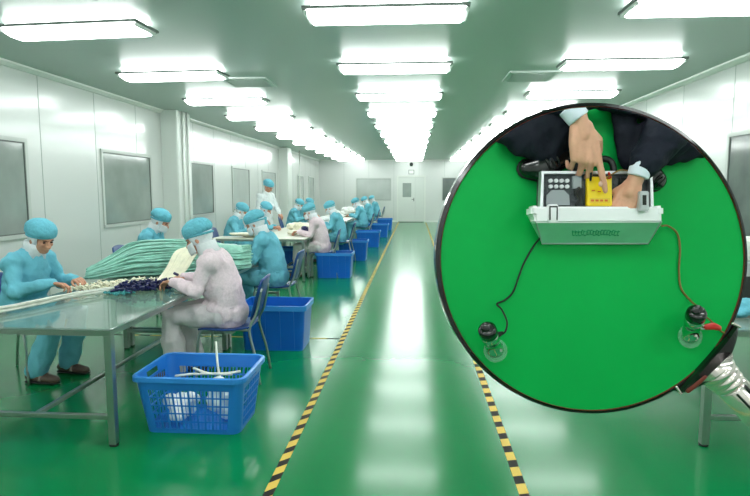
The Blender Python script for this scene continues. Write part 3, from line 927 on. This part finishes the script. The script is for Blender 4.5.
# glued navy bundle and blue cloth left worker: small dark thing behind the tubing
# right-hand table goods
r = empty('sealing_machine', (2.36, 4.1, TZ), label='pale grey tabletop sealing machine beside the right edge of the magnifying glass', cat='machine')
b = nb(); box(b, (-.2, -.15, 0), (.25, .15, .16), .015); build('housing', b, 'machine', r)
b = nb(); box(b, (-.16, -.12, .16), (.2, .12, .24), .02); build('lid', b, 'sign_white', r)
b = nb(); box(b, (-.14, -.155, .03), (.0, -.148, .11)); build('display', b, 'sign_black', r)
b = nb(); cyl(b, (.08, -.17, .07), (.08, -.148, .07), .025, 16); build('knob', b, 'navy', r)
r.scale = (1.3, 1.3, 1.9)
me = crumple((2.05, 3.62, TZ+.04), (.16, .2, .05), 77)
mn = min(v.co.z for v in me.vertices)
for v in me.vertices: v.co.z += TZ+.001-mn
tag(link('folded_garment', me, 'cap_blue'), 'teal blue folded garment on the right-hand table beside the handle', 'garment')
# ------------------------------------------------------------------ the magnifying glass
DD = 1.94; KX = DD/FPX; R0 = 155.
cw = co.rotation_euler.to_matrix()
Rt, Up, Fw = cw.col[0].copy(), cw.col[1].copy(), -cw.col[2].copy()
u0, v0 = (592-375)*KX, (248-258.5)*KX
cen = V((0, 0, CH)) + Fw*DD + Rt*u0 + Up*v0
MD = Matrix((Rt, Up, -Fw)).transposed().to_4x4(); MD.translation = cen
def P(px, py, w=0.):
    d_ = DD-w
    return V(((px-375)/FPX*d_-u0, (248-py)/FPX*d_-v0, w))
def lens_thing(name, base, label=None, cat=None, group=None):
    o = empty(name, label=label, cat=cat, group=group)
    o.matrix_world = MD @ Matrix.Translation(V(base)); o['_b'] = list(base); return o
def lb(name, bm, m, parent, root=None, **k):
    base = V((root or parent)['_b']); bmesh.ops.translate(bm, verts=bm.verts, vec=-base)
    return build(name, bm, m, parent, **k)

RR = R0*KX
mg = lens_thing('magnifying_glass', (0, 0, 0), 'huge round magnifying glass with chrome handle, its green lens filling the right half', 'magnifying glass')
b = nb(); tube(b, [(0, 0, -.05), (0, 0, 0)], RR*.982, 128)
lb('lens', b, 'lens_green', mg)
def band(ro, ri, w0, w1, n_=144, thick=None):
    b = nb(); q = []
    for k in range(n_):
        a = 2*pi*k/n_; t = thick(a) if thick else 0
        c, s = cos(a), sin(a)
        q.append([b.verts.new((rad*c, rad*s, w)) for rad, w in ((ri, w0), (ro+t, w0), (ro+t+.001, (w0+w1)/2), (ro+t-.001, w1-.002), (ri+.001, w1), (ri, w1-.003))])
    for k in range(n_):
        for j in range(6): b.faces.new((q[k][j], q[(k+1) % n_][j], q[(k+1) % n_][(j+1) % 6], q[k][(j+1) % 6]))
    return b
lb('ring', band(RR*1.0, RR*.98, -.055, .006, thick=lambda a: .006*max(0, cos(a-radians(178)))**2 + .003*max(0, cos(a-radians(95)))**4), 'dark_chrome', mg, smooth=False)
lb('ring_lip', band(RR*.982, RR*.976, -.03, .007), 'ring_red', mg)
# crescent shoe that holds the ring, then ferrules and handle, all along the radial axis
A0 = radians(-41.5)
ax = V((cos(A0), sin(A0), 0)); px_ = V((-sin(A0), cos(A0), 0))
b = nb(); secs = []
for k in range(25):
    t = k/24; a = A0 + radians(-16.5+33*t)
    wd = sin(pi*t)**.7*(.046)+.004
    r_in = RR*.995-.012*sin(pi*t)
    r_out = RR*1.004+wd*.75
    # outer edge straightened towards the ferrule
    secs.append([V((cos(a)*q_, sin(a)*q_, w)) for q_, w in ((r_in, -.04), (r_out, -.045), (r_out, .022), (r_in+.004, .032), (r_in, .02))])
vs = [[b.verts.new(p) for p in s_] for s_ in secs]
for s1, s2 in zip(vs, vs[1:]):
    for j in range(5): b.faces.new((s1[j], s2[j], s2[(j+1) % 5], s1[(j+1) % 5]))
b.faces.new(vs[0]); b.faces.new(vs[-1])
sh_ = lb('ring_clasp', b, 'dark_chrome', mg)
b = nb()
for a_ in (-16.2, 16.2):
    a = A0+radians(a_); c_ = V((cos(a)*RR*1.006, sin(a)*RR*1.006, 0)); t_ = V((-sin(a), cos(a), 0)); rdir = V((cos(a), sin(a), 0))
    tube(b, [c_-rdir*.022+V((0, 0, .03)), c_+rdir*.004+V((0, 0, .03))], .005, 8, True)
lb('clasp_edge', b, 'chrome', sh_, mg)
b = nb(); a = A0-radians(9.5); c_ = V((cos(a)*RR*1.025, sin(a)*RR*1.025, .025)); t_ = V((-sin(a), cos(a), 0))
tube(b, [c_-t_*.035, c_+t_*.035], .010, 10, True, flat=((0, 0, 1), .4)); lb('clasp_inlay', b, 'ring_red', sh_, mg, smooth=True)
prof = [(.022, .082), (.032, .070), (.036, .058), (.040, .064), (.052, .068), (.062, .062), (.066, .054), (.070, .060), (.080, .062), (.088, .058), (.092, .050), (.096, .056), (.106, .058), (.113, .053), (.117, .046)]
A2 = radians(-46); ax2 = V((cos(A2), sin(A2), 0)); px2 = V((-sin(A2), cos(A2), 0)); J0 = ax*RR
def lathe(b, prof, seg=40):
    rings = []
    for s_, r_ in prof:
        c_ = J0+ax2*s_+V((0, 0, -.012))
        rings.append([b.verts.new(c_+(px2*cos(2*pi*k/seg)+V((0, 0, 1))*sin(2*pi*k/seg))*r_) for k in range(seg)])
    for r1, r2 in zip(rings, rings[1:]):
        for k in range(seg): b.faces.new((r1[k], r1[(k+1) % seg], r2[(k+1) % seg], r2[k]))
    b.faces.new(rings[0]); b.faces.new(rings[-1])
b = nb(); lathe(b, prof); lb('ferrule', b, 'chrome', mg, smooth=True)
# handle runs down to the floor
dirw = MD.to_3x3() @ ax2; z_start = (MD @ (J0+ax2*.155)).z
Lh = (z_start-.045)/(-dirw.z)
hp_ = [(.115, .044), (.122, .054), (.3, .056), (.5, .058), (.155+Lh*.8, .052), (.155+Lh*.93, .047), (.155+Lh*.97, .052), (.155+Lh-.008, .046), (.155+Lh, .02)]
b = nb(); lathe(b, hp_); lb('handle', b, 'chrome', mg, smooth=True)
b = nb()  # dark strips drawing the reflections along the chrome handle
for an_, wd_ in ((68, .009), (110, .006)):
    a = radians(an_)
    for s0_, s1_ in ((.13, .155+Lh*.78),):
        rd = px2*cos(a)+V((0, 0, 1))*sin(a)
        tube(b, [J0+ax2*s0_+V((0, 0, -.012))+rd*.050, J0+ax2*.4+V((0, 0, -.012))+rd*.055, J0+ax2*s1_+V((0, 0, -.012))+rd*.050], wd_, 8, True)
lb('handle_streak', b, 'dark_chrome', mg, smooth=True)

def clip_lens(me):
    """trim a figure where the lens rim frames it"""
    bm = nb(); bm.from_mesh(me)
    for k in range(72):
        a = 2*pi*k/72
        c_px, c_py = 592+cos(a)*R0*.975, 258.5-sin(a)*R0*.975
        p = P(c_px, c_py, 0)
        n_ = V((cos(a), sin(a), 0))
        tdir = V((-sin(a), cos(a), 0)); eye = P(c_px, c_py, .5)-p
        nn = tdir.cross(eye).normalized()
        if nn.dot(n_) < 0: nn = -nn
        r_ = bmesh.ops.bisect_plane(bm, geom=bm.verts[:]+bm.edges[:]+bm.faces[:], dist=1e-6, plane_co=p, plane_no=nn, clear_outer=True)
        es = [e for e in r_['geom_cut'] if isinstance(e, bmesh.types.BMEdge) and e.is_boundary]
        if es: bmesh.ops.holes_fill(bm, edges=es, sides=0)
    zz = [v for v in bm.verts if v.co.z < .0005]
    for v in zz: v.co.z = .0005
    bm.to_mesh(me); bm.free(); return me
def lmesh(name, me, m, parent, root):
    bm = nb(); bm.from_mesh(me); return lb(name, bm, m, parent, root, smooth=True, recalc=False)

# --- crouching person, seen from above
pp = lens_thing('person', P(600, 150, 0), 'crouching person in dark suit and white cuffs, pointing at the yellow meter', 'person')
b = nb()   # jacket: both sleeves joined by the coat front running along the top of the lens
tube(b, [P(520, 104, .06), P(560, 92, .08), P(600, 92, .08), P(650, 100, .08), P(700, 120, .06)], [.045, .06, .055, .06, .07], 16, True)
tube(b, [P(520, 96, .07), P(548, 98, .10), P(570, 108, .11)], [.05, .055, .040], 16, True)
tube(b, [P(690, 96, .07), P(672, 124, .09), P(656, 146, .11), P(645, 163, .12)], [.085, .078, .06, .052], 16, True)
lmesh('jacket', clip_lens(remesh(b, .007, 4, disp=(.006, 16, (1, 1, 1)))), 'suit', pp, pp)
b = nb()   # trousers: left shin and thigh mass, right shin and thigh
tube(b, [P(500, 118, .045), P(520, 126, .05), P(532, 136, .05), P(541, 145, .045)], [.07, .085, .085, .060], 18, True, flat=((0, 0, 1), .6))
tube(b, [P(540, 112, .05), P(556, 126, .06), P(560, 140, .05), P(550, 150, .045)], [.09, .085, .066, .05], 18, True, flat=((0, 0, 1), .6))
tube(b, [P(624, 116, .03), P(624, 136, .035), P(627, 152, .035), P(636, 164, .03)], [.042, .038, .042, .045], 18, True, flat=((0, 0, 1), .6))
tube(b, [P(690, 126, .05), P(670, 134, .05), P(652, 142, .045), P(640, 158, .04)], [.085, .08, .075, .055], 18, True, flat=((0, 0, 1), .6))
tube(b, [P(720, 128, .03), P(700, 143, .03), P(676, 150, .03), P(655, 158, .03)], [.045, .05, .045, .03], 18, True, flat=((0, 0, 1), .6))
tube(b, [P(540, 92, .04), P(600, 92, .04), P(660, 104, .04)], [.05, .05, .06], 12, True)
lmesh('trousers', clip_lens(remesh(b, .008, 4, disp=(.009, 10, (1.4, .8, 1)))), 'suit_trouser', pp, pp)
for pts, rads in (([P(580, 146, .035), P(566, 155, .035), P(552, 162, .042), P(537, 168, .038), P(529, 168, .03)], [.03, .036, .040, .042, .034]),
                  ([P(634, 158, .03), P(645, 171, .038), P(653, 178, .038), P(657, 180, .032)], [.035, .042, .042, .036])):
    b = nb(); tube(b, pts, rads, 18, True, flat=((0, 0, 1), .62))
    sme = remesh(b, .006, 4)
    s_ = lmesh('shoe', clip_lens(sme), 'leather', pp, pp)
    b = nb(); tube(b, [V((p.x, p.y, .008)) for p in pts], [r_*1.1 for r_ in rads], 18, True, flat=((0, 0, 1), .16))
    for v in b.verts: v.co.z = max(v.co.z, .001)
    lb('sole', b, 'rubber', s_, pp)
    b = nb(); m_ = pts[len(pts)//2]; d_ = (pts[-1]-pts[0]).normalized(); n_ = V((-d_.y, d_.x, 0)); 
    for q in (-.012, .006, .022):
        c_ = m_+d_*q
        tube(b, [c_-n_*.024+V((0, 0, .020)), c_+V((0, 0, .031)), c_+n_*.024+V((0, 0, .020))], .003, 6)
    lb('shoelace', b, 'cable_black', s_, pp)
# cuffs
for a_, b_, r1, r2 in ((P(569, 107, .13), P(579, 119, .135), .038, .037), (P(644, 159, .13), P(637.5, 177, .125), .036, .034)):
    bm = nb(); tube(bm, [a_, b_], [r1, r2], 28)
    me = bpy.data.meshes.new('c'); bm.to_mesh(me); bm.free()
    me = remesh((lambda q: (q.from_mesh(me), q)[1])(nb()), .0035, 3)
    lmesh('shirt_cuff', clip_lens(me), 'cuff', pp, pp)
# hands (one continuous body mesh: forearms to fingertips)
b = nb()
wr1 = P(580, 121, .135); tip = P(591, 187, .135)
h1 = hand_bm(1.26, curl=(.1, .75, .85, .95), thumb=.6, spread=.05, point=True, voxel=.0032)
dr = (tip-wr1).normalized()
add_mesh(b, h1, hand_mx(wr1+dr*.018, dr, (0, .15, 1), mirror=False))
tube(b, [P(575, 114, .133), wr1, wr1+dr*.05], [.027, .026, .024], 16, True)
h2 = hand_bm(1.0, curl=(.75, .8, .85, .85), thumb=.9, spread=.04, voxel=.0032)
wr2 = P(636, 178, .12); kn2 = P(624, 204, .105); dr2 = (kn2-wr2).normalized()
add_mesh(b, h2, hand_mx(wr2+dr2*.025, dr2, (-.45, .0, 1), mirror=True))
tube(b, [P(640, 170, .12), wr2, wr2+dr2*.05], [.026, .026, .024], 16, True)
hm_ = clip_lens(remesh(b, .0035, 4)); b = nb(); b.from_mesh(hm_)
lb('body', b, 'skin_bright', pp, pp, smooth=True)
bm = nb()
nailp = wr1+dr*.035
ball(bm, P(600.5, 184, .148), (.0065, .009, .003), 10)
lb('fingernail', bm, 'nail', pp, pp, smooth=True)

# --- instrument case
cs = lens_thing('instrument_case', P(598, 243, 0), 'open aluminium instrument case with grey foam inset and white front band', 'case')
def poly_box(b, quad, w_top, depth, mi=0):
    """slab whose top is the quad (px,py,w) and which goes depth down"""
    A = [b.verts.new(P(x, y, w)) for x, y, w in quad]
    B = [b.verts.new(V((v.co.x, v.co.y, max(v.co.z-depth, .0)))) for v in A]
    n_ = len(A); fs = [b.faces.new(A), b.faces.new(B)]
    for i in range(n_): fs.append(b.faces.new((A[i], A[(i+1) % n_], B[(i+1) % n_], B[i])))
    for f in fs: f.material_index = mi
b = nb(); poly_box(b, [(544, 173, .082), (650, 173, .082), (650, 212, .090), (543, 212, .090)], 0, .08)
foam = lb('foam_inset', b, 'foam', cs)
b = nb()
poly_box(b, [(542, 171, .098), (652, 171, .098), (652, 173.6, .098), (542, 173.6, .098)], 0, .03)
poly_box(b, [(541.5, 171, .098), (544, 171, .098), (543, 210, .11), (540, 210, .11)], 0, .03)
poly_box(b, [(650, 171, .098), (652.4, 171, .098), (654, 210, .11), (651, 210, .11)], 0, .03)
lb('tray_wall', b, 'knob_silver', cs)
# rounded white front band
b = nb(); poly_box(b, [(534, 206.5, .125), (662, 206.5, .125), (662.5, 222.5, .122), (535, 223, .122)], 0, .06)
bmesh.ops.bevel(b, geom=b.edges[:], offset=.006, segments=3, affect='EDGES')
lb('front_band', b, 'case_white', cs)
for x0, x1 in ((531.5, 540), (656.5, 664.5)):
    b = nb(); poly_box(b, [(x0, 205.5, .128), (x1, 205.5, .128), (x1, 216, .127), (x0, 216, .127)], 0, .07)
    bmesh.ops.bevel(b, geom=b.edges[:], offset=.008, segments=3, affect='EDGES')
    lb('corner_cap', b, 'case_white', cs)
# sloping front panel
b = nb()
T_ = [P(536, 222, .112), P(661, 222, .112), P(648, 243.5, .012), P(542, 243.5, .012)]
Bk = [V((p.x, p.y+.03, 0.0)) for p in T_]
A = [b.verts.new(p) for p in T_]; B = [b.verts.new(p) for p in Bk]
b.faces.new(A); b.faces.new(B)
for i in range(4): b.faces.new((A[i], A[(i+1) % 4], B[(i+1) % 4], B[i]))
fp = lb('front_panel', b, 'case_panel', cs)
b = nb(); tube(b, [T_[0], T_[3], T_[2], T_[1]], .0035, 8, True); lb('panel_edge', b, 'knob_silver', fp, cs)
# worn unreadable green print: rows of short strokes
b = nb(); random.seed(5)
def on_panel(s_, t):
    l = T_[0].lerp(T_[3], t); r_ = T_[1].lerp(T_[2], t); return l.lerp(r_, s_)
nrm = (T_[1]-T_[0]).cross(T_[3]-T_[0]).normalized(); nrm = nrm if nrm.z > 0 else -nrm
s_ = .29
while s_ < .70:
    w_ = random.uniform(.012, .022)
    for t in ((.36, .56) if random.random() < .5 else (.42, .6)):
        tube(b, [on_panel(s_, t)+nrm*.001, on_panel(s_+w_, t)+nrm*.001], .0022, 6)
    tube(b, [on_panel(s_, .38)+nrm*.001, on_panel(s_, .58)+nrm*.001], .0018, 6)
    s_ += w_+.007
lb('panel_print', b, 'case_print', fp, cs)
# latches
for x0, x1, y0, y1 in ((549, 558.5, 204, 223), (640, 649.5, 191, 211)):
    b = nb(); wz = .136 if y0 > 200 else .150
    poly_box(b, [(x0, y0, wz), (x1, y0, wz), (x1, y1, wz-.004), (x0, y1, wz-.004)], 0, .03)
    bmesh.ops.bevel(b, geom=b.edges[:], offset=.003, segments=2, affect='EDGES')
    la = lb('latch', b, 'case_white' if y0 > 200 else 'knob_silver', cs)
    b = nb()
    if y0 > 200:
        for xx in (x0+1.2, x1-1.2): poly_box(b, [(xx-.5, y0+2, wz+.001), (xx+.5, y0+2, wz+.001), (xx+.5, y1-3, wz), (xx-.5, y1-3, wz)], 0, .006)
        poly_box(b, [(x0+1, y0+2, wz+.001), (x1-1, y0+2, wz+.001), (x1-1, y0+3.4, wz), (x0+1, y0+3.4, wz)], 0, .006)
    else: poly_box(b, [(x0+3, y0+4, wz+.002), (x1-3, y0+4, wz+.002), (x1-3, y1-6, wz), (x0+3, y1-6, wz)], 0, .006)
    lb('latch_slot', b, 'cable_black', la, cs)
b = nb()
tube(b, spline([P(576, 172, .07), P(578, 163, .06), P(585, 159, .055), P(605, 159, .055), P(612, 163, .06), P(614, 172, .07)], 5), .011, 10, True)
lb('carry_handle', b, 'cable_black', cs, smooth=True)
# knobs, octagon, block in the foam
for r_ in range(2):
    for c_ in range(4):
        b = nb(); p = P(549.8+5.5*c_, 181+5.8*r_, .083); tube(b, [p-V((0, 0, .01)), p+V((0, 0, .012))], .0065, 14)
        lb('knob', b, 'knob_silver', foam, cs)
b = nb(); pts = [(552, 190), (564, 190), (569, 195), (570, 205), (546, 205), (547, 195)]
poly_box(b, [(x, y, .096) for x, y in pts], 0, .02); lb('grey_socket', b, 'grey_plastic', foam, cs)
b = nb(); poly_box(b, [(573, 176, .096), (581.5, 175, .096), (581.5, 188, .097), (573, 188.5, .097)], 0, .02); lb('grey_block', b, 'grey_plastic', foam, cs)
b = nb(); tube(b, spline([P(579, 188, .1), P(575, 193, .1), P(579, 199, .1), P(576, 205, .1)], 5), .005, 8, True); tube(b, [P(583, 190, .1), P(584, 204, .1)], .004, 8, True)
lb('coiled_lead', b, 'cable_black', foam, cs, smooth=True)
b = nb(); poly_box(b, [(620, 178, .094), (632, 178, .094), (633, 204, .096), (618, 204, .096)], 0, .02); lb('black_block', b, 'cable_black', foam, cs)

# --- yellow meter
mt = lens_thing('multimeter', P(600, 205, .09), 'yellow handheld meter with red knob standing in the open case in the lens', 'meter')
b = nb(); poly_box(b, [(587.5, 176.5, .104), (612, 176.5, .104), (612.5, 206, .108), (587, 206, .108)], 0, .02)
bmesh.ops.bevel(b, geom=b.edges[:], offset=.003, segments=2, affect='EDGES')
lb('meter_body', b, 'meter_yellow', mt)
b = nb(); p = P(608.8, 177.5, .105); tube(b, [p, p+V((0, 0, .012)), P(609, 173, .13)], [.006, .005, .004], 10, True); lb('red_plug', b, 'red_plastic', mt, smooth=True)
b = nb(); tube(b, spline([P(590.5, 180, .112), P(591, 174, .12), P(590, 166, .1), P(588, 162, .08)], 5), .004, 8, True); lb('black_lead', b, 'cable_black', mt, smooth=True)
b = nb(); poly_box(b, [(590, 198, .1095), (610, 198, .1095), (610, 203, .110), (590, 203, .110)], 0, .003); lb('button_strip', b, 'meter_screen', mt)
b = nb()
for k in range(4): poly_box(b, [(591+k*4.6, 199.5, .1105), (594+k*4.6, 199.5, .1105), (594+k*4.6, 201.5, .1105), (591+k*4.6, 201.5, .1105)], 0, .002)
lb('meter_mark', b, 'orange_print', mt); b = nb()
for k in range(3): poly_box(b, [(592+k*6, 190+(k % 2), .1085), (595+k*6, 190+(k % 2), .1085), (595+k*6, 191+(k % 2), .1085), (592+k*6, 191+(k % 2), .1085)], 0, .002)
lb('meter_mark', b, 'orange_print', mt)

# --- two round weights standing on the green floor of the lens, with clips
def electrode(top, foot, rr_, lab, rc):
    o = lens_thing('cylindrical_weight', foot, lab, 'weight', 'weights on the green floor in the lens')
    b = nb(); d_ = (top-foot)
    tube(b, [foot, foot+d_*.12, foot+d_*.14, foot+d_*.55, foot+d_*.57, foot+d_*.8], [rr_*1.08, rr_*1.08, rr_*.95, rr_*.95, rr_*1.05, rr_*1.05], 32)
    lb('weight_body', b, 'chrome_base', o, smooth=False)
    b = nb(); tube(b, [foot+d_*.8, foot+d_*.98, foot+d_*1.04], [rr_*1.12, rr_*1.08, rr_*.8], 32, False)
    ball(b, foot+d_*1.04, (rr_*.75, rr_*.75, rr_*.35), 14)
    lb('black_top', b, 'leather', o, smooth=True)
    b = nb(); tube(b, [foot+V((0, 0, .001)), foot+V((0, 0, .012))], rr_*1.45, 40); lb('foot_glint', b, 'glint_disc', o)  # pale disc drawn for the light patch around the foot
    return o
w1 = electrode(P(487, 329, .11), P(495, 350, .002), .028, 'black-topped chrome weight at the lower left of the lens, held by a black clip', None)
w2 = electrode(P(697, 312, .11), P(689, 336, .002), .028, 'black-topped chrome weight at the lower right of the lens, next to a red clip', None)
def clipo(pts, rads, name, m, lab):
    o = lens_thing(name, pts[0], lab, 'clip'); b = nb(); tube(b, pts, rads, 10, True, flat=((0, 0, 1), .7)); lb('grip', b, m, o, smooth=True)
    b = nb(); d_ = (pts[0]-pts[1]).normalized(); n_ = V((-d_.y, d_.x, 0))
    for s in (-1, 1): tube(b, [pts[0]+n_*.004*s, pts[0]+d_*.014+n_*.006*s, pts[0]+d_*.022+n_*.001*s], .0025, 6, True)
    lb('jaw', b, 'knob_silver', o); return o
clipo([P(706, 327, .075), P(713, 326, .07), P(719, 328, .06)], [.010, .013, .009], 'alligator_clip', 'red_plastic', 'red alligator clip beside the right-hand weight in the lens')
clipo([P(492, 336, .08), P(498, 335, .075), P(502, 333, .06)], [.010, .010, .006], 'alligator_clip', 'cable_black', 'black alligator clip on the left-hand weight in the lens')
def cable(pts, r_, m, lab, nm='cable'):
    o = lens_thing(nm, pts[0], lab, 'cable'); b = nb(); tube(b, spline(pts, 8), r_, 8, True); 
    base = V(o['_b']); bmesh.ops.translate(b, verts=b.verts, vec=-base)
    mw = o.matrix_world.copy(); bpy.data.objects.remove(o)
    o = build(nm, b, m, smooth=True); o.matrix_world = mw
    return tag(o, lab, 'cable')
cable([P(541, 237, .03), P(533, 247, .008), P(524, 263, .006), P(519, 276, .006), P(513, 292, .006), P(505, 300, .006), P(497, 304, .01), P(502, 310, .03), P(507, 322, .05), P(505, 332, .06), P(499, 335, .07)], .0032, 'cable_black', 'black cable looping from the case to the left-hand weight')
cable([P(662, 226, .05), P(668, 226, .02), P(677, 233, .008), P(680, 248, .006), P(679, 270, .006), P(681, 288, .006), P(690, 300, .01), P(697, 306, .08)], .0032, 'cable_brown', 'brown cable running from the case down to the right-hand weight')
cable([P(704, 316, .09), P(710, 320, .07), P(718, 329, .03), P(724, 333, .008)], .003, 'cable_brown', 'short brown cable from the right-hand weight past the red clip to the rim')
cable([P(607, 178, .12), P(614, 173, .13), P(622, 170, .12), P(632, 172, .1)], .0025, 'cable_brown', 'thin brown lead arching over the back of the case behind the meter')
for o in bpy.data.objects:
    if '_b' in o: del o['_b']

# ------------------------------------------------------------------ world and view
w = bpy.data.worlds.new('world'); S.world = w; w.use_nodes = True
w.node_tree.nodes['Background'].inputs[0].default_value = (.6, .66, .64, 1)
w.node_tree.nodes['Background'].inputs[1].default_value = .3
S.view_settings.view_transform = 'Standard'; S.view_settings.look = 'None'
S.view_settings.exposure = 1.15; S.view_settings.gamma = 1
S.view_settings.use_curve_mapping = False
S.cycles.max_bounces = 6; S.cycles.diffuse_bounces = 4; S.cycles.glossy_bounces = 4; S.cycles.transparent_max_bounces = 8
S.cycles.sample_clamp_indirect = 4
